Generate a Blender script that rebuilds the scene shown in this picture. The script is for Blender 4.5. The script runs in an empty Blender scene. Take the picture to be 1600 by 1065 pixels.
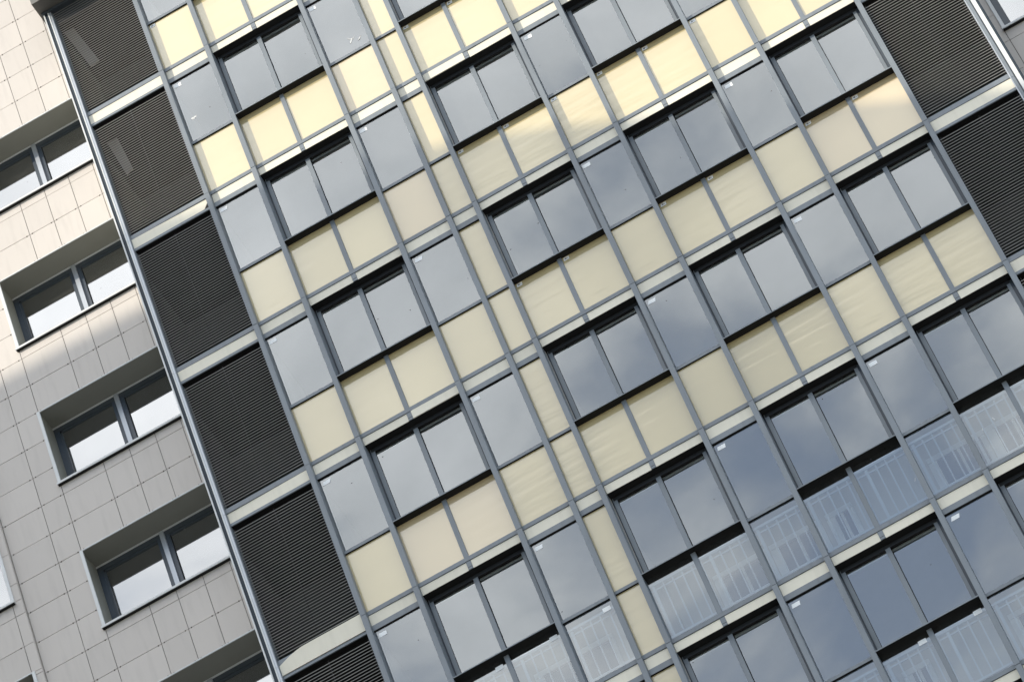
import bpy, math, random
from mathutils import Matrix, Vector
random.seed(7)
C = bpy.context.scene
GZ = 54.1                      # facade height v = 0 stands this far above the ground

# ------------------------------------------------------------------ camera
R = ((0.8697937291411959, -0.27807080262417444, -0.4075972245668502),
     (0.48418172120874947, 0.6400757572705109, 0.5965493154818927),
     (0.09501015521503337, -0.71622597948031, 0.6913706796816638))
CAMC = (9.06012034, -52.48669389, 42.14103513)
def W(u, v, n=0.0):            # facade coordinates (right, up, outwards) -> world
    return (u, -n, v + GZ)
FPX = 7000.0
cam = bpy.data.cameras.new("camera")
cam.sensor_width = 36.0; cam.lens = 36.0*FPX/1600.0
cam.clip_start = 0.5; cam.clip_end = 5000
camo = bpy.data.objects.new("camera", cam); C.collection.objects.link(camo)
ax = [Vector((r[0], -r[2], r[1])) for r in R]
m = Matrix.Identity(4)
for i in range(3):
    for j in range(3): m[j][i] = ax[i][j]
m.translation = Vector(W(*CAMC))
camo.matrix_world = m
C.camera = camo
def px(u, v, n=0.0):           # photo pixel (1600 wide) of a facade point
    d = [u-CAMC[0], v-CAMC[1], n-CAMC[2]]
    y = [sum(R[i][k]*d[k] for k in range(3)) for i in range(3)]
    return 800+FPX*y[0]/-y[2], 532.5-FPX*y[1]/-y[2]
def near(u0, u1, v0, v1, n=0.0, mg=170):
    P = [px(u, v, n) for u in (u0, u1) for v in (v0, v1)]
    xs = [p[0] for p in P]; ys = [p[1] for p in P]
    return max(xs) > -mg and min(xs) < 1600+mg and max(ys) > -mg and min(ys) < 1065+mg

# ------------------------------------------------------------------ sun and sky
TAZ, TPR = 1.05, 0.90          # sideways and downward travel of a shadow per metre of depth
AZ = math.atan(TAZ); EL = math.atan(TPR*math.cos(AZ))
sdir = Vector((-math.sin(AZ)*math.cos(EL), -math.cos(AZ)*math.cos(EL), math.sin(EL)))   # towards the sun
sun = bpy.data.lights.new("sun", 'SUN'); sun.energy = 2.05; sun.angle = math.radians(0.4)
sun.color = (1.0, 0.90, 0.74)
suno = bpy.data.objects.new("sun", sun); C.collection.objects.link(suno)
suno.rotation_euler = sdir.to_track_quat('Z', 'Y').to_euler()
suno.location = (-30, -40, 120)
wd = bpy.data.worlds.new("World"); C.world = wd; wd.use_nodes = True
nt = wd.node_tree; nt.nodes.clear()
def N(t, **k):
    n = nt.nodes.new(t)
    for a, b in k.items(): setattr(n, a, b)
    return n
L = lambda a, b: nt.links.new(a, b)
out = N('ShaderNodeOutputWorld'); bg = N('ShaderNodeBackground'); bg.inputs[1].default_value = 0.10
sky = N('ShaderNodeTexSky', sky_type='NISHITA', sun_disc=False)
sky.sun_elevation = EL; sky.sun_rotation = math.atan2(sdir.x, sdir.y)
sky.air_density = 1.0; sky.dust_density = 0.3; sky.ozone_density = 1.0
tc = N('ShaderNodeTexCoord'); mp = N('ShaderNodeMapping'); mp.inputs['Scale'].default_value = (1, 1, 1.5)
nz = N('ShaderNodeTexNoise'); nz.inputs['Scale'].default_value = 11.0; nz.inputs['Detail'].default_value = 7
nz.inputs['Roughness'].default_value = 0.52; nz.inputs['Distortion'].default_value = 0.35
sep = N('ShaderNodeSeparateXYZ')
# the cloud bank is thick towards -x and up, and breaks open towards +x and lower down
a1 = N('ShaderNodeMath', operation='MULTIPLY'); a1.inputs[1].default_value = -1.0
a2 = N('ShaderNodeMath', operation='MULTIPLY_ADD'); a2.inputs[1].default_value = 7.6; a2.inputs[2].default_value = -5.17
a3 = N('ShaderNodeMath', operation='ADD'); a4 = N('ShaderNodeMath', operation='ADD')
nsc = N('ShaderNodeMath', operation='MULTIPLY_ADD'); nsc.inputs[1].default_value = 3.0; nsc.inputs[2].default_value = -1.5
L(tc.outputs['Generated'], mp.inputs[0]); L(mp.outputs[0], nz.inputs['Vector'])
L(tc.outputs['Generated'], sep.inputs[0])
L(sep.outputs[0], a1.inputs[0]); L(sep.outputs[2], a2.inputs[0])
L(a1.outputs[0], a3.inputs[0]); L(a2.outputs[0], a3.inputs[1])
L(nz.outputs[0], nsc.inputs[0]); L(nsc.outputs[0], a4.inputs[0]); L(a3.outputs[0], a4.inputs[1])
rp = N('ShaderNodeValToRGB')
rp.color_ramp.interpolation = 'B_SPLINE'
e = rp.color_ramp.elements
e[0].position = 0.0; e[0].color = (0.12, 0.12, 0.12, 1); e[1].position = 1.0; e[1].color = (1, 1, 1, 1)
mr = N('ShaderNodeMapRange'); mr.inputs[1].default_value = -0.35; mr.inputs[2].default_value = 0.22
L(a4.outputs[0], mr.inputs[0]); L(mr.outputs[0], rp.inputs[0])
cl = N('ShaderNodeMix', data_type='RGBA'); cl.inputs[6].default_value = (7.0, 7.15, 7.15, 1); cl.inputs[7].default_value = (13.0, 12.9, 12.7, 1)
mr2 = N('ShaderNodeMapRange'); mr2.inputs[1].default_value = -0.1; mr2.inputs[2].default_value = 0.95
L(a4.outputs[0], mr2.inputs[0]); L(mr2.outputs[0], cl.inputs[0])
mx = N('ShaderNodeMix', data_type='RGBA')
L(rp.outputs[0], mx.inputs[0]); L(sky.outputs[0], mx.inputs[6]); L(cl.outputs[2], mx.inputs[7])
L(mx.outputs[2], bg.inputs[0]); L(bg.outputs[0], out.inputs[0])
C.view_settings.view_transform = 'Standard'; C.view_settings.look = 'None'
C.view_settings.gamma = 1.0; C.view_settings.exposure = 1.18
C.cycles.transparent_max_bounces = 12

# ------------------------------------------------------------------ materials
def mat(name, col, rough=0.5, metal=0.0, spec=0.5, coat=0.0, var=0.0, nscale=3.0, bump=0.0, bscale=(1,1,1), bdist=0.02, island=0.0, dirt=0.0, objvar=0.0, coatr=0.03, cbump=0.0, cscale=(1,1,1), cior=1.5):
    M = bpy.data.materials.new(name); M.use_nodes = True
    t = M.node_tree; b = t.nodes['Principled BSDF']
    b.inputs['Coat IOR'].default_value = cior
    b.inputs['Base Color'].default_value = (*col, 1); b.inputs['Roughness'].default_value = rough
    b.inputs['Metallic'].default_value = metal; b.inputs['Specular IOR Level'].default_value = spec
    b.inputs['Coat Weight'].default_value = coat; b.inputs['Coat Roughness'].default_value = coatr
    tc = t.nodes.new('ShaderNodeTexCoord')
    cur = None
    def mult(src, lo, hi, f0=0.0, f1=1.0):
        nonlocal cur
        r = t.nodes.new('ShaderNodeMapRange'); r.inputs[1].default_value = f0; r.inputs[2].default_value = f1
        r.inputs[3].default_value = lo; r.inputs[4].default_value = hi
        t.links.new(src, r.inputs[0])
        x = t.nodes.new('ShaderNodeMix'); x.data_type = 'RGBA'; x.blend_type = 'MULTIPLY'; x.inputs[0].default_value = 1
        if cur is None: x.inputs[6].default_value = (*col, 1)
        else: t.links.new(cur, x.inputs[6])
        t.links.new(r.outputs[0], x.inputs[7]); cur = x.outputs[2]
    if var:
        nn = t.nodes.new('ShaderNodeTexNoise'); nn.inputs['Scale'].default_value = nscale; nn.inputs['Detail'].default_value = 6
        t.links.new(tc.outputs['Object'], nn.inputs['Vector']); mult(nn.outputs[0], 1-var, 1+var, .3, .7)
        rr = t.nodes.new('ShaderNodeMapRange'); rr.inputs[3].default_value = rough*0.85; rr.inputs[4].default_value = min(1, rough*1.2)
        t.links.new(nn.outputs[0], rr.inputs[0]); t.links.new(rr.outputs[0], b.inputs['Roughness'])
    if island:
        g = t.nodes.new('ShaderNodeNewGeometry'); mult(g.outputs['Random Per Island'], 1-island, 1+island)
    if objvar:
        g = t.nodes.new('ShaderNodeObjectInfo'); mult(g.outputs['Random'], 1-objvar, 1+objvar)
    if dirt:
        nn = t.nodes.new('ShaderNodeTexNoise'); nn.inputs['Scale'].default_value = 9; nn.inputs['Detail'].default_value = 9
        mpp = t.nodes.new('ShaderNodeMapping'); mpp.inputs['Scale'].default_value = (1, 1, .12)
        t.links.new(tc.outputs['Object'], mpp.inputs[0]); t.links.new(mpp.outputs[0], nn.inputs['Vector'])
        mult(nn.outputs[0], 1.0, 1-dirt, .5, .8)
    if cur is not None: t.links.new(cur, b.inputs['Base Color'])
    for (st, sc, slot) in ((bump, bscale, 'Normal'), (cbump, cscale, 'Coat Normal')):
        if st:
            nn = t.nodes.new('ShaderNodeTexNoise'); nn.inputs['Scale'].default_value = 1.0; nn.inputs['Detail'].default_value = 2
            mpp = t.nodes.new('ShaderNodeMapping'); mpp.inputs['Scale'].default_value = sc
            t.links.new(tc.outputs['Object'], mpp.inputs[0]); t.links.new(mpp.outputs[0], nn.inputs['Vector'])
            bp = t.nodes.new('ShaderNodeBump'); bp.inputs['Strength'].default_value = st; bp.inputs['Distance'].default_value = bdist
            t.links.new(nn.outputs[0], bp.inputs['Height']); t.links.new(bp.outputs[0], b.inputs[slot])
    return M

def glass(name, refl, thru, fac, bump=0.0, rough=0.0):
    M = bpy.data.materials.new(name); M.use_nodes = True
    t = M.node_tree; t.nodes.clear()
    o = t.nodes.new('ShaderNodeOutputMaterial'); gl = t.nodes.new('ShaderNodeBsdfGlossy'); tr = t.nodes.new('ShaderNodeBsdfTransparent')
    gl.inputs['Color'].default_value = (*refl, 1); gl.inputs['Roughness'].default_value = rough
    tr.inputs['Color'].default_value = (*thru, 1)
    fr = t.nodes.new('ShaderNodeFresnel'); fr.inputs[0].default_value = 1.5
    ad = t.nodes.new('ShaderNodeMath'); ad.operation = 'ADD'; ad.use_clamp = True; ad.inputs[1].default_value = fac
    t.links.new(fr.outputs[0], ad.inputs[0])
    mx = t.nodes.new('ShaderNodeMixShader')
    # a film of dust: a thin diffuse share, denser in faint streaks
    df = t.nodes.new('ShaderNodeBsdfDiffuse'); df.inputs[0].default_value = (.45, .45, .44, 1)
    tc = t.nodes.new('ShaderNodeTexCoord')
    nn = t.nodes.new('ShaderNodeTexNoise'); nn.inputs['Scale'].default_value = 1.6; nn.inputs['Detail'].default_value = 8
    t.links.new(tc.outputs['Object'], nn.inputs['Vector'])
    mr = t.nodes.new('ShaderNodeMapRange'); mr.inputs[1].default_value = .4; mr.inputs[2].default_value = .8; mr.inputs[3].default_value = .02; mr.inputs[4].default_value = .07
    t.links.new(nn.outputs[0], mr.inputs[0])
    m2 = t.nodes.new('ShaderNodeMixShader')
    t.links.new(ad.outputs[0], mx.inputs[0]); t.links.new(tr.outputs[0], mx.inputs[1]); t.links.new(gl.outputs[0], mx.inputs[2])
    t.links.new(mr.outputs[0], m2.inputs[0]); t.links.new(mx.outputs[0], m2.inputs[1]); t.links.new(df.outputs[0], m2.inputs[2])
    t.links.new(m2.outputs[0], o.inputs[0])
    # a few small dark specks of mortar and dirt stuck to the pane
    vo = t.nodes.new('ShaderNodeTexVoronoi'); vo.inputs['Scale'].default_value = 3.2
    oi = t.nodes.new('ShaderNodeObjectInfo'); va = t.nodes.new('ShaderNodeVectorMath'); va.operation = 'ADD'
    t.links.new(tc.outputs['Object'], va.inputs[0]); t.links.new(oi.outputs['Random'], va.inputs[1]); t.links.new(va.outputs[0], vo.inputs['Vector'])
    lt = t.nodes.new('ShaderNodeMath'); lt.operation = 'LESS_THAN'; lt.inputs[1].default_value = .032
    t.links.new(vo.outputs['Distance'], lt.inputs[0])
    d2 = t.nodes.new('ShaderNodeBsdfDiffuse'); d2.inputs[0].default_value = (.16, .16, .16, 1)
    m3 = t.nodes.new('ShaderNodeMixShader'); t.links.new(lt.outputs[0], m3.inputs[0]); t.links.new(m2.outputs[0], m3.inputs[1]); t.links.new(d2.outputs[0], m3.inputs[2])
    t.links.new(m3.outputs[0], o.inputs[0])
    if bump:
        n2 = t.nodes.new('ShaderNodeTexNoise'); n2.inputs['Scale'].default_value = 1.4; n2.inputs['Detail'].default_value = 1
        t.links.new(tc.outputs['Object'], n2.inputs['Vector'])
        bp = t.nodes.new('ShaderNodeBump'); bp.inputs['Strength'].default_value = bump; bp.inputs['Distance'].default_value = 0.01
        t.links.new(n2.outputs[0], bp.inputs['Height']); t.links.new(bp.outputs[0], gl.inputs['Normal'])
    return M

FR = mat('grey painted aluminium', (.175, .203, .232), .42, var=.06, nscale=2.0, dirt=.18, objvar=.07)
FRD = mat('dark aluminium', (.05, .062, .075), .4, var=.1)
FRW = mat('window grey aluminium', (.045, .06, .08), .38, var=.06)
BLK = mat('joint and shade black', (.008, .008, .008), .8)  # flat black for joints, and for shade painted under ledges, rails and sills
NAVY = mat('blue grey sheet', (.018, .03, .045), .5, spec=.25, var=.06)
SILV = mat('silver aluminium', (.42, .45, .49), .35, metal=.4, var=.06)
WHT = mat('white aluminium', (.68, .7, .7), .4, var=.05)
CRM = mat('cream glass', (.565, .475, .262), .35, coat=1.0, var=.03, nscale=1.2, objvar=.05, cbump=.085, cscale=(1.1, 1, 6), cior=1.95)
PEA = mat('peach cream glass', (.585, .475, .285), .35, coat=1.0, var=.03, nscale=1.2, cbump=.085, cscale=(1.1, 1, 6), cior=1.95)
BND = mat('off white sheet', (.71, .68, .575), .45, var=.03, objvar=.04, dirt=.08)
TIL = mat('ceramic tile', (.54, .505, .475), .55, var=.03, nscale=.8, island=.035, dirt=.10)
JNT = mat('tile backing', (.09, .08, .065), .9)
REV = mat('reveal sheet', (.25, .25, .215), .5, var=.04)
TRM = mat('pale trim', (.62, .64, .65), .4, var=.05)
SLT = mat('louvre slat', (.31, .31, .30), .5, var=.08)
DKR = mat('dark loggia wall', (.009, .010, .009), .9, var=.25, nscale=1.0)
HED = mat('head frame', (.018, .022, .028), .5)  # coloured near-black to thicken the shadow under the spandrels
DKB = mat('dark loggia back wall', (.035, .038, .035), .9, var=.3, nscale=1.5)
INT = mat('loggia plaster', (.50, .49, .46), .9, var=.05)
STK = mat('white sticker', (.9, .93, .95), .5)
SMR = mat('paint smear', (.62, .64, .65), .6)
INK = mat('sticker print', (.25, .25, .25), .6)
RAIL = mat('painted railing', (.52, .56, .58), .5)
CUR = mat('blind', (.7, .7, .66), .8)
GLS = glass('tinted glass', (.885, .928, .955), (.86, .925, .96), .205, bump=.03)
GLW = glass('window glass', (.96, .98, 1.0), (.3, .33, .36), .36, bump=.03)
GLD = glass('inner glass', (.8, .85, .95), (.25, .3, .35), .15)

# ------------------------------------------------------------------ mesh helpers
class MB:
    def __init__(s): s.v = []; s.f = []; s.mi = []; s.ms = []
    def _m(s, m):
        if m not in s.ms: s.ms.append(m)
        return s.ms.index(m)
    def box(s, u0, u1, v0, v1, n0, n1, m, skip=''):
        b = len(s.v)
        for n in (n0, n1):
            for (u, v) in ((u0, v0), (u1, v0), (u1, v1), (u0, v1)): s.v.append(W(u, v, n))
        i = s._m(m)
        for k, f in (('b', (0, 1, 2, 3)), ('f', (7, 6, 5, 4)), ('d', (0, 4, 5, 1)), ('r', (1, 5, 6, 2)), ('t', (2, 6, 7, 3)), ('l', (3, 7, 4, 0))):
            if k in skip: continue
            s.f.append(tuple(b+x for x in f)); s.mi.append(i)
        return s
    def quad(s, P, m):
        b = len(s.v); s.v += [W(*p) for p in P]; s.f.append(tuple(range(b, b+len(P)))); s.mi.append(s._m(m)); return s
    def prism(s, poly, n0, n1, m):           # polygon in (u, v), extruded n0 -> n1
        b = len(s.v); k = len(poly)
        s.v += [W(u, v, n0) for u, v in poly] + [W(u, v, n1) for u, v in poly]
        i = s._m(m)
        s.f.append(tuple(range(b, b+k))); s.mi.append(i)
        s.f.append(tuple(b+k+j for j in reversed(range(k)))); s.mi.append(i)
        for j in range(k):
            s.f.append((b+j, b+(j+1) % k, b+k+(j+1) % k, b+k+j)); s.mi.append(i)
        return s
    def build(s, name, parent=None, bevel=0.0, tilt=None):
        import bmesh
        me = bpy.data.meshes.new(name)
        c = Vector((sum(p[0] for p in s.v), sum(p[1] for p in s.v), sum(p[2] for p in s.v)))/len(s.v)
        me.from_pydata([tuple(Vector(p)-c) for p in s.v], [], s.f)
        for m in s.ms: me.materials.append(m)
        me.polygons.foreach_set('material_index', s.mi)
        bm = bmesh.new(); bm.from_mesh(me); bmesh.ops.recalc_face_normals(bm, faces=bm.faces)
        if bevel: bmesh.ops.bevel(bm, geom=list(bm.edges), offset=bevel, segments=1, affect='EDGES', profile=.5)
        bm.to_mesh(me); bm.free(); me.update()
        o = bpy.data.objects.new(name, me); C.collection.objects.link(o)
        o.location = c
        if tilt: o.rotation_euler = tilt
        if parent is not None:
            o.parent = parent; o.matrix_parent_inverse = Matrix.Identity(4)
            pl = parent.get('_w')
            o.location = c - (Vector(pl) if pl else Vector((0, 0, 0)))
        o['_w'] = tuple(c)
        return o
def thing(name, label, cat, loc, group=None):
    o = bpy.data.objects.new(name, None); C.collection.objects.link(o)
    o.location = loc; o['_w'] = tuple(loc); o['label'] = label; o['category'] = cat; o.empty_display_size = .5
    if group: o['group'] = group
    return o

# ------------------------------------------------------------------ ground
g = MB(); g.box(-900, 900, -GZ-.5, -GZ, -700, 900, mat('asphalt', (.12, .115, .108), .9, var=.2, nscale=.15))
o = g.build('ground'); o['kind'] = 'structure'

# ------------------------------------------------------------------ the glazed tower
tower = thing('apartment_tower', 'glazed apartment tower of grey framed glass, cream panels and black louvred end bays', 'building', W(4.8, -GZ, -6))
U = [0, .785, 2.359, 3.139, 3.561, 5.084, 5.831, 7.344, 8.1, 9.602]
KIND = 'SDSNDSDSD'
MW = .0375
SMEAR = [(2.80, -1.50, ((0, 0, .02, .10, .05), (.03, .07, .008, .07, -.04), (.05, .05, .008, .06, .05), (.0, .09, .04, .008, .03))),
         (2.93, -1.52, ((0, 0, .02, .06, .05),)),
         (.15, -1.215, ((0, 0, .09, .03, .01), (.02, -.02, .04, .015, .0))),
         (3.05, -8.34, ((0, 0, .015, .02, .01),)), (3.03, -7.19, ((0, 0, .012, .02, .0),)),
         (7.25, -14.5, ((0, 0, .012, .05, .02),)), (8.50, -14.24, ((0, 0, .015, .055, -.02),)), (5.13, -14.2, ((0, 0, .012, .03, .02),)), (8.3, -14.3, ((0, 0, .012, .04, .01),))]
STKC = {(0,0),(4,1),(5,1),(6,1),(7,1),(4,2),(5,2),(6,2),(7,2),(8,2),(4,3),(6,3),(8,3)}
RMIN, RMAX = 0, 7
TOPV = 2.67
def tilt(a=.0022): return (random.gauss(0, a), 0, random.gauss(0, a))

def sticker(pane, u, v, n, w=.11, h=.066, sk=0.0, ink=False):
    b = MB(); b.quad([(u, v, n), (u+w, v, n), (u+w+sk, v+h, n), (u+sk, v+h, n)], STK)
    if ink:
        b.quad([(u+w*.3, v+h*.3, n+.001), (u+w*.62, v+h*.3, n+.001), (u+w*.62, v+h*.75, n+.001), (u+w*.3, v+h*.75, n+.001)], INK)
        b.quad([(u+w*.7, v+h*.35, n+.001), (u+w*.9, v+h*.35, n+.001), (u+w*.9, v+h*.5, n+.001), (u+w*.7, v+h*.5, n+.001)], INK)
    b.build('sticker', pane)

# mullions, one length per storey with an open joint at each floor
for k, u in enumerate(U):
    for r in range(-1, RMAX+1):
        vt, vb = -3*r+.006+3, -3*r+.011
        vt = min(vt, TOPV)
        if vt <= vb or not near(u, u, vb, vt, 0, 120): continue
        b = MB()
        b.box(u-MW, u+MW, vb, vt, -.27, random.uniform(-.002, .002), FR)
        b.build('mullion', tower, bevel=.002)

def railing(u0, u1, f):
    """railing just behind the lower panes; f is the storey joint height"""
    n = -.20
    b = MB()
    b.box(u0, u1, f+1.135, f+1.175, n-.02, n+.025, RAIL)
    b.box(u0, u1, f+1.085, f+1.11, n-.035, n-.02, RAIL)
    b.box(u0, u1, f+.20, f+.235, n-.02, n+.02, RAIL)
    x = u0+.05; i = 0
    while x < u1:
        w = .02 if i % 6 == 0 else .009
        b.box(x-w, x+w, f+(-.04 if w > .015 else .235), f+1.135, n-.012, n+.012, RAIL)
        x += .139; i += 1
    b.build('railing', tower)

def band(u0, u1, f, v0, v1, n=-.105, kind=0, depth=.02):
    b = MB()
    if kind == 0:
        b.box(u0, u1, f+v0, f+v1, n-depth, n, BND)
    else:                           # a cassette that has lifted: its upper edge bows up over the rail
        K = 14; poly = [(u0, f+v0), (u1, f+v0)]
        for j in range(K, -1, -1):
            s = j/K
            if kind == 1: lift = .055*math.sin(min(1, s*1.15)*math.pi*.5)
            elif kind == 2: lift = .05*math.sin(min(1, s*2.2)*math.pi*.5)*(1-.5*s)
            else: lift = .13*math.sin(min(1, s*3.0)*math.pi*.5)-.02
            poly.append((u0+(u1-u0)*s, f+v1+lift))
        b.prism(poly, n-.02, n+(.02 if kind == 3 else .01), BND)
    return b.build('spandrel_panel', tower, tilt=tilt(.006) if kind == 0 else None)

for r in range(RMIN-1, RMAX+1):
    f = -3*r                       # joint line of this storey
    clear = r >= 5                 # its lower panes are clear glass, not cream
    for k in range(9):
        a, c = U[k]+MW, U[k+1]-MW; K = KIND[k]; mid = (U[k]+U[k+1])/2-.017
        top = f-3*0
        # ---- lower panel zone f+.12 .. f+1.25, rail, spandrel
        if f+1.3 < TOPV and near(a, c, f-.3, f+1.3):
            b = MB(); b.box(a, c, f+.040, f+.112, -.16, -.093, FR); b.build('transom', tower, bevel=.0015)
            spans = [(a, c)] if K in 'SN' else [(a, mid-.034), (mid+.034, c)]
            vb = -.112 if K == 'D' else -.150
            for i, (x0, x1) in enumerate(spans):
                kd = 0
                if k == 1 and r == 3 and i == 1: kd = 1
                if k == 4 and r == 1 and i == 0: kd = 2
                band(x0+.003, x1-.003, f, vb, .036, kind=kd)
            if K == 'D':
                b = MB(); b.box(mid-.034, mid+.034, f-.11, f+.039, -.14, -.1, FR); b.box(mid-.034, mid+.034, f-.070, f-.064, -.101, -.099, BLK)
                b.build('stub_post', tower)
                b = MB(); b.box(a, c, f-.118, f-.113, -.25, -.107, BLK); b.build('head_soffit', tower)
                b = MB(); b.box(mid-.034, mid+.034, f+.112, f+1.24, -.15, -.095, FR); b.build('panel_post', tower, bevel=.0015)
                b = MB(); b.box(a, c, f+1.2455, f+1.262, -.235, -.003, FR); b.box(a, c, f+1.2415, f+1.2455, -.235, -.004, BLK)
                b.build('sill_ledge', tower)
            else:
                b = MB(); b.box(a, c, f+1.246, f+1.300, -.16, -.095, FR); b.build('sill_rail', tower, bevel=.0015)
                b = MB(); b.box(a, c, f+1.242, f+1.246, -.12, -.098, BLK); b.build('rail_shade', tower)  # black strip painted in as the shadow line under the rail
            for (x0, x1) in spans:
                b = MB(); cr = (not clear) or K == 'N'
                m_ = CRM if cr else GLS
                if (k, r) in ((2, 2), (1, 4), (2, 1)) or (k == 8 and r == 3): m_ = PEA
                if cr: b.box(x0-.01, x1+.01, f+.105, f+1.25, -.132, -.12, m_)
                else: b.quad([(x0-.01, f+.105, -.12), (x1+.01, f+.105, -.12), (x1+.01, f+1.25, -.12), (x0-.01, f+1.25, -.12)], m_)
                p = b.build('cream_panel' if cr else 'clear_pane', tower, tilt=tilt(.0012))
                if cr and K != 'N' and (k, r) in STKC:
                    sticker(p, x0+.015, f+1.165, -.1165, .085, .06, .01, ink=True)
                if not cr and (k, r) in ((2, 5), (1, 5), (6, 6), (7, 6), (8, 6)):
                    sticker(p, x1-.16, f+1.085, -.1165, .11, .075, .0)
            if clear and K != 'N': railing(a, c, f)
        # ---- upper zone, below this storey's spandrel: f-.24 .. f-3+1.28
        if near(a, c, f-1.75, f-.1):
            cap = min(0, 2.62-(f-.24)) if r < 0 else 0
            if r < 0 and K == 'D': continue
            if K in 'SN':
                b = MB(); b.box(a, c, f-.250+cap, f-.154+cap, -.16, -.095, FR); b.build('head_rail', tower, bevel=.0015)
                b = MB(); b.box(a, c, f-.256+cap, f-.250+cap, -.135, -.097, BLK); b.build('rail_shade', tower)  # painted shadow line below the head rail
                b = MB(); P_ = (a-.01, c+.01, f-1.76, f-.24+cap)
                if K == 'S': b.quad([(P_[0], P_[2], -.12), (P_[1], P_[2], -.12), (P_[1], P_[3], -.12), (P_[0], P_[3], -.12)], GLS)
                else: b.box(*P_, -.132, -.12, CRM)
                p = b.build('glass_pane' if K == 'S' else 'cream_panel', tower, tilt=tilt())
                if K == 'S' and not (k in (7,) and r == 1):
                    sticker(p, a+.03+random.uniform(-.005, .02), f-.39, -.1165, .115, .07, random.choice((0, .0, .01, .025)))
            else:
                w = MB(); n = -.222
                for (x0, x1, nn) in ((a, a+.02, -.243), (a+.02, a+.078, n), (c-.045, c, -.235), (c-.095, c-.045, n)):
                    w.box(x0, x1, f-1.75, f-.118, -.30, nn, FRW if nn < n else FR)
                w.box(a+.03, c-.045, f-.178, f-.118, -.30, n+.001, HED)
                w.box(mid-.05, mid+.018, f-1.75, f-.178, -.29, n+.003, FR)
                w.box(mid+.018, mid+.028, f-1.75, f-.178, -.262, -.258, BLK)
                w.box(a+.078, a+.085, f-1.75, f-.178, -.262, -.232, BLK)
                w.box(a+.085, c-.095, f-.185, f-.178, -.26, n, BLK)
                wo = w.build('window', tower)
                for (x0, x1, nn) in ((a+.08, mid-.045, -.236), (mid+.015, c-.09, -.262)):
                    b = MB(); b.quad([(x0, f-1.75, nn), (x1, f-1.75, nn), (x1, f-.17, nn), (x0, f-.17, nn)], GLS); b.build('pane', wo, tilt=tilt())

# loggias behind the glazing: slabs, party walls, back wall with windows
for r in range(-1, RMAX+2):
    f = -3*r
    b = MB(); b.box(.04, 3.1, f-.22, f-.06, -1.98, -.275, INT); b.box(3.60, 9.56, f-.22, f-.06, -1.98, -.275, INT)
    for k in range(9):
        if KIND[k] == 'S': b.box(U[k]+MW+.002, U[k+1]-MW-.002, f-.218, f-.062, -.274, -.163, INT)
    b.build('floor_slab', tower)
b = MB()
for (x0, x1) in ((-.02, .04), (3.1, 3.6), (9.56, 9.64)):
    b.box(x0, x1, -24, TOPV, -1.98, -.29 if x1-x0 < .4 else -.17, INT)
b.build('party_wall', tower)
b = MB(); b.box(-1.42, 11.03, -24, TOPV, -2.2, -1.981, INT); b.build('back_wall', tower)
for r in range(4, RMAX+1):
    f = -3*r
    for (x0, x1) in ((.35, 1.2), (1.6, 2.6), (4.32, 4.92), (5.17, 5.75), (6.02, 6.22), (7.55, 8.2), (8.42, 8.95)):
        w = MB()
        for q in ((x0-.12, x0), (x1, x1+.07), ((x0+x1)/2-.02, (x0+x1)/2+.02)):
            w.box(q[0], q[1], f+.1, f+2.27, -1.98, -1.93, WHT)
        w.box(x0-.12, x1+.07, f+2.27, f+2.36, -1.98, -1.92, WHT)
        wo = w.build('inner_window', tower)
        b = MB(); b.box(x0, x1, f+.1, f+2.27, -1.976, -1.96, mat('inner pane', (.02, .04, .07), .1) if 'inner pane' not in bpy.data.materials else bpy.data.materials['inner pane']); b.build('pane', wo)

# louvred end bays
def louvre(u0, u1, r):
    f = -3*r
    v0, v1 = f-2.86, f-.36
    s = MB(); v = v0; i = 0
    while v < v1:
        s.box(u0, u1, v, v+.0074, -.073, -.066, SLT); v += .0535; i += 1
    for u in (u0+.03, (u0+u1)/2, u1-.03):
        s.box(u-.005, u+.005, v0-.05, v1+.05, -.12, -.10, BLK)
    s.build('louvre_screen', tower)
for (u0, u1, side) in ((-1.313, -MW, 0), (9.602+MW, 10.873, 1)):
    for r in range(-1, RMAX+1):
        f = -3*r
        if near(u0, u1, f-3, f, 0, 150):
            if r >= 0: louvre(u0, u1, r)
            else: louvre(u0, u1, r) if False else None
        if near(u0, u1, f-.5, f+.2, 0, 150) and f+.2 < TOPV:
            if not (side == 0 and r == 4):
                b = MB(); b.box(u0, u1, f+.003, f+.092, -.16, -.07, FR); b.build('transom', tower, bevel=.0015)
                band(u0+.003, u1-.003, f, -.20, -.001, n=-.078)
            else:
                b = MB(); b.box(u0, u1, f-.03, f+.092, -.16, -.07, FR); b.build('transom', tower, bevel=.0015)
                band(u0+.003, u1-.003, f, -.20, -.001, n=-.078, kind=3)
            b = MB(); b.box(u0, u1, f-.255, f-.203, -.085, -.07, FR); b.box(u0, u1, f-.254, f-.06, -.16, -.086, BLK); b.build('head_rail', tower, bevel=.0015)  # the black box is painted shade, the dark gap below the rail
    # top bay, above joint 0
    s = MB(); v = .14
    while v < 2.62 and side == 0:
        s.box(u0, u1, v, v+.0074, -.073, -.066, SLT); v += .0535
    if side == 0: s.build('louvre_screen', tower)
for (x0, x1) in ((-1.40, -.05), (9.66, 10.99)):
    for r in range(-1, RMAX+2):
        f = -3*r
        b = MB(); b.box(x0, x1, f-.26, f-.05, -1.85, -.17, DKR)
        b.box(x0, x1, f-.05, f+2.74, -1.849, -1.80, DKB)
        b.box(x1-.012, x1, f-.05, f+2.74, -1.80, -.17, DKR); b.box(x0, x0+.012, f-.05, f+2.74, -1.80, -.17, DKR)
        b.build('loggia_lining', tower)
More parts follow.
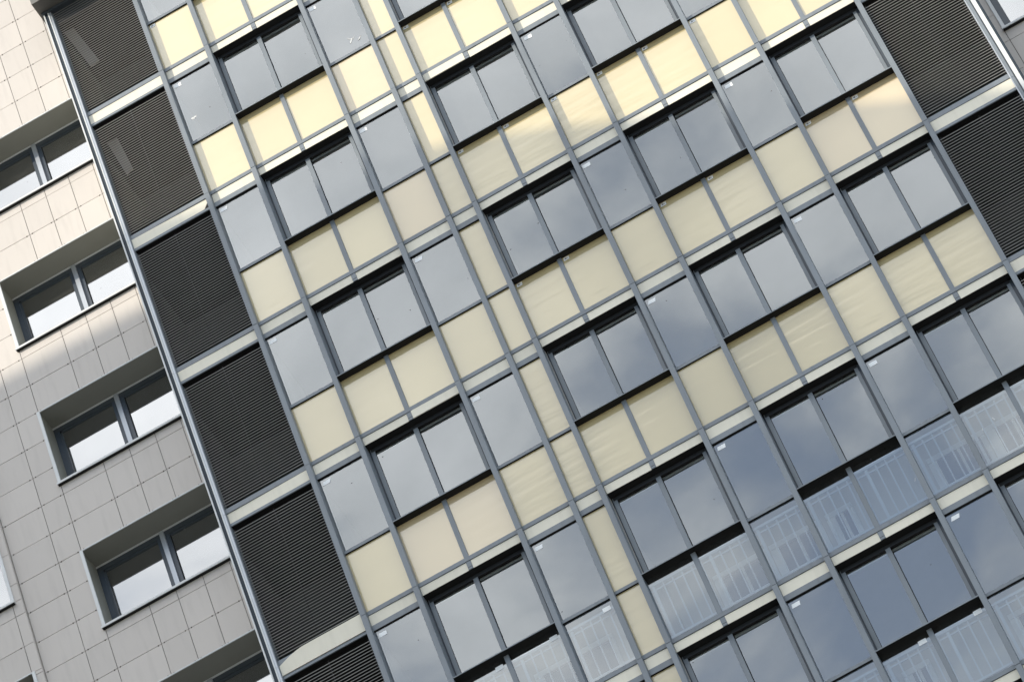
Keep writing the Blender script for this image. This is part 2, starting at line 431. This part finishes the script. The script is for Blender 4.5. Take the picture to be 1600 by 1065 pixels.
for pts in (((-1.34, 2.62), (-1.17, 2.60), (-.96, 1.60), (-1.12, 1.57)), ((-1.27, -.28), (-1.10, -.28), (-1.03, -1.07), (-1.15, -1.12))):  # grey prisms stand in for diagonal sunlight streaks behind the slats
    b = MB(); b.prism(pts, -.52, -.48, mat('light streak grey', (.17, .17, .16), .8)); b.build('light_streak', tower)
# corner posts: pale strip, blue grey strip, silver strip
for r in range(-1, RMAX+1):
    f = -3*r
    vb, vt = f-.055, min(f+3-.061, TOPV)
    if vt <= vb: continue
    if near(-1.4, -1.4, vb, vt, 0, 150):
        b = MB()
        b.box(-1.444, -1.424, vb, vt, -.9, -.004, TRM)
        b.box(-1.424, -1.370, vb, vt, -.2, -.020, NAVY)
        b.box(-1.370, -1.352, vb, vt, -.2, .0, TRM)
        b.box(-1.352, -1.318, vb, vt, -.2, -.012, SILV)
        b.box(-1.318, -1.308, vb, vt, -.2, -.045, FR)
        b.build('corner_post', tower)
    if near(11, 11, vb, vt, 0, 150):
        b = MB()
        b.box(10.870, 10.886, vb, vt, -.2, -.03, SILV)
        b.box(10.889, 10.926, vb, vt, -.2, -.02, FR)
        b.box(10.886, 10.889, vb, vt, -.2, -.04, BLK)
        b.box(10.926, 10.946, vb, vt, -.2, -.035, FRW)
        b.box(10.946, 11.003, vb, vt, -.2, .0, WHT)
        b.box(11.003, 11.040, vb, vt, -.92, -.004, NAVY)
        b.build('corner_post', tower)
# smears of white paint and scratches left on the glass
for (u, v, pts) in SMEAR:
    b = MB()
    for (du, dv, w, h, sk) in pts:
        b.quad([(u+du, v+dv, -.1165), (u+du+w, v+dv, -.1165), (u+du+w+sk, v+dv+h, -.1165), (u+du+sk, v+dv+h, -.1165)], STK)
    b.ms = [SMR]; b.build('paint_smear', tower)
# roof coping
b = MB(); b.box(-1.50, 11.15, 2.672, 2.80, -.35, .26, mat('roof coping', (.13, .125, .115), .5, var=.1)); b.box(-1.46, 11.1, 2.62, 2.672, -.3, .02, FRD)
b.build('roof_coping', tower)
# plain body of the tower below and behind
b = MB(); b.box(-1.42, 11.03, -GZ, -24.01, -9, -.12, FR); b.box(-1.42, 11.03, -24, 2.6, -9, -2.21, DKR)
b.build('tower_body', tower)

# ------------------------------------------------------------------ tiled wings
def tiled(name, label, u0, u1, cols, n, rows0, holes, vtop, vbot, parent_u, n2=None):
    t = thing(name, label, 'building', W(parent_u, -GZ, n-4))
    G = .0045
    w = MB()
    vs = []; v = rows0
    while v > vtop: v -= .6
    while v+.6 <= vtop: v += .6
    while v > vbot: vs.append(v); v -= .6
    cs = [u0]+[c for c in cols if u0 < c < u1]+[u1]
    for i in range(len(vs)-1):
        for j in range(len(cs)-1):
            x0, x1, y1, y0 = cs[j], cs[j+1], vs[i], vs[i+1]
            if not near(x0, x1, y0, y1, n, 420): continue
            # cut by window openings
            segs = [(x0, x1, y0, y1)]
            for (hx0, hx1, hy0, hy1) in holes:
                ns = []
                for (a, b, c, d) in segs:
                    if b <= hx0+.01 or a >= hx1-.01 or d <= hy0+.01 or c >= hy1-.01: ns.append((a, b, c, d)); continue
                    if c < hy0-.015: ns.append((a, b, c, hy0))
                    if d > hy1+.035: ns.append((a, b, hy1, d))
                    if a < hx0-.02: ns.append((a, hx0, max(c, hy0), min(d, hy1)))
                    if b > hx1+.02: ns.append((hx1, b, max(c, hy0), min(d, hy1)))
                segs = ns
            for (a, b, c, d) in segs:
                o = random.uniform(-.0012, .0012)
                w.box(a+G, b-G, c+G, d-G, n-.02, n+o, TIL, skip='b')
                if (b-a) > .2 and (d-c) > .3:
                    for q in (a+.045, b-.05):      # steel clips holding each tile
                        w.box(q-.008, q+.008, c-.012, c+.010, n-.01, n+.004, JNT)
    # backing with holes
    hs = sorted(holes, key=lambda h: -h[3])
    y = vtop
    hx0 = min(h[0] for h in hs); hx1 = max(h[1] for h in hs)
    if hx0 > u0+.01: w.box(u0, hx0-.003, vbot, vtop, n-.06, n-.016, JNT)
    if hx1 < u1-.01: w.box(hx1+.003, u1, vbot, vtop, n-.06, n-.016, JNT)
    for h in hs:
        w.box(hx0-.003, hx1+.003, h[3]+.003, y, n-.06, n-.016, JNT); y = h[2]-.003
    w.box(hx0-.003, hx1+.003, vbot, y, n-.06, n-.016, JNT)
    w.box(u1-.0035, u1+.0012, vbot, vtop, n-.09, n-.0015, TIL)
    w.build('tiled_wall', t)
    body = MB(); body.box(u0, u1, -GZ, vtop, -9, n-.62, JNT); body.box(u0, u1, -GZ, vbot, n-.62, n, TIL); body.build('wall_body', t)
    return t
def tile_window(t, x0, x1, y0, y1, n, posts, trimleft=True, trimright=False, dep=.42):
    b = MB(); d = n-dep
    b.box(x0-.004, x1, y1, y1+.006, d-.1, n+.002, REV); b.box(x0-.006, x0, y0, y1, d-.1, n+.0, REV); b.box(x0, x1, y0-.006, y0, d-.1, n, TRM)
    b.box(x1, x1+.006, y0, y1, d-.1, n, REV)
    b.box(x0-.035, x1+(.035 if trimright else 0), y1-.003, y1+.016, n-.01, n+.006, TRM)
    if trimleft: b.box(x0-.035, x0+.012, y0-.03, y1-.006, n-.01, n+.022, TRM)
    if trimright: b.box(x1-.012, x1+.035, y0-.03, y1-.006, n-.01, n+.022, TRM)
    b.box(x0-.045, x1+(.045 if trimright else 0), y0-.042, y0-.004, n-.05, n+.055, TRM)
    b.box(x0-.035, x1+(.035 if trimright else 0), y0-.052, y0-.042, n-.05, n+.045, BLK)  # black strip stands for the shadow under the sill
    wo = b.build('window', t)
    fr = MB()
    fr.box(x0, x1, y1-.03, y1-.003, d-.02, d+.012, TRM)
    fr.box(x0, x1, y1-.11, y1-.03, d-.06, d, FRD)
    fr.box(x0, x0+.085, y0, y1-.11, d-.06, d, FRW); fr.box(x0+.085, x0+.115, y0, y1-.14, d-.06, d-.015, FRD)
    fr.box(x1-.085, x1, y0, y1-.11, d-.06, d, FRW)
    fr.box(x0+.085, x1-.085, y0, y0+.05, d-.06, d, FRW)
    fr.box(x0+.115, x1-.085, y1-.14, y1-.11, d-.06, d-.015, FRD)
    xs = [x0+.1]
    for p in posts:
        fr.box(p-.10, p-.035, y0, y1-.11, d-.06, d-.002, FRW)
        fr.box(p-.035, p+.035, y0, y1-.03, d-.06, d+.03, SILV)
        fr.box(p+.035, p+.10, y0, y1-.11, d-.06, d-.002, FRW)
        fr.box(p+.10, p+.112, y0, y1-.14, d-.06, d-.02, BLK)
        xs += [p-.08, p+.08]
    xs.append(x1-.07)
    fr.build('frame', wo)
    for i in range(0, len(xs), 2):
        g_ = MB(); g_.box(xs[i], xs[i+1], y0, y1-.1, d-.04, d-.032, GLW); g_.build('pane', wo, tilt=tilt(.002))
holesL = [(-3.67, -1.44, -2.93-3*k, -1.372-3*k) for k in range(-1, 5)]
tl = tiled('tiled_building', 'beige square-tiled building with recessed windows, left of the louvres, sunlit at the top', -4.695, -1.444, (-4.05, -3.68, -2.98, -2.55, -2.125, -1.70), -.9, -.155, holesL, 7.0, -18, -3)
for h in holesL:
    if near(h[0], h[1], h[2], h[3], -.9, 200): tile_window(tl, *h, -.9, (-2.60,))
holesF = [(-7.4, -4.845, -10.68-3*k, -9.09-3*k) for k in range(-6, 3)]
tf = tiled('tiled_building', 'grey square-tiled wall at the far left edge, standing slightly forward of the wall beside it', -9.0, -4.70, (-8.6, -8.17, -7.74, -4.86), -.84, -.155, holesF, 7.0, -18, -7)
for h in holesF:
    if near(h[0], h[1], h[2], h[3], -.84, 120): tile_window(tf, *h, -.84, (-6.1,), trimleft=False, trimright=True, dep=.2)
holesR = [(11.20, 13.6, -7.24-3*k, -5.7-3*k) for k in range(-3, 3)]
tr_ = tiled('tiled_building', 'shaded brown-grey tiled wall in the top right corner, right of the louvres', 11.04, 16, (11.17, 11.6, 12.03, 12.46, 12.89, 13.32, 13.9, 14.6), -.9, -7.49, holesR, 3.0, -24, 13)
for h in holesR:
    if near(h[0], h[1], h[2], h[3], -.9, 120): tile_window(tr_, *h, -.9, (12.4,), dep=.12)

# ------------------------------------------------------------------ the neighbouring tower whose roof casts the shade
nc = 26.0
edge = [(-30, -2.5), (-5, -2.53), (-3.95, -2.55), (-2.9, -2.62), (-1, -2.82), (1.1, -3.5), (3.23, -4.31), (4.94, -5.21), (5.37, -5.5), (9.11, -8.04), (10.2, -8.74), (14.0, -11.2)]
poly = [(u-TAZ*nc, v+TPR*nc) for u, v in edge]
poly = poly+[(poly[-1][0], -GZ), (poly[0][0], -GZ)]
nb = thing('neighbouring_tower', 'tower with a curved roof standing out of the frame that shades the facade', 'building', W(-30, -GZ, nc+5))
b = MB(); b.prism(poly, nc, nc+12, mat('neighbour render', (.45, .43, .4), .8, var=.1)); b.build('body', nb)
wm = mat('dark window', (.03, .04, .05), .1); 
for i in range(9):
    for j in range(11):
        x = -54+4.6*i; y = 12-3.0*j-(1.2*max(0, i-5))
        b = MB(); b.box(x, x+2.2, y-1.5, y, nc-.06, nc+.05, wm); b.build('window', nb)

for o in bpy.data.objects:
    if '_w' in o: del o['_w']
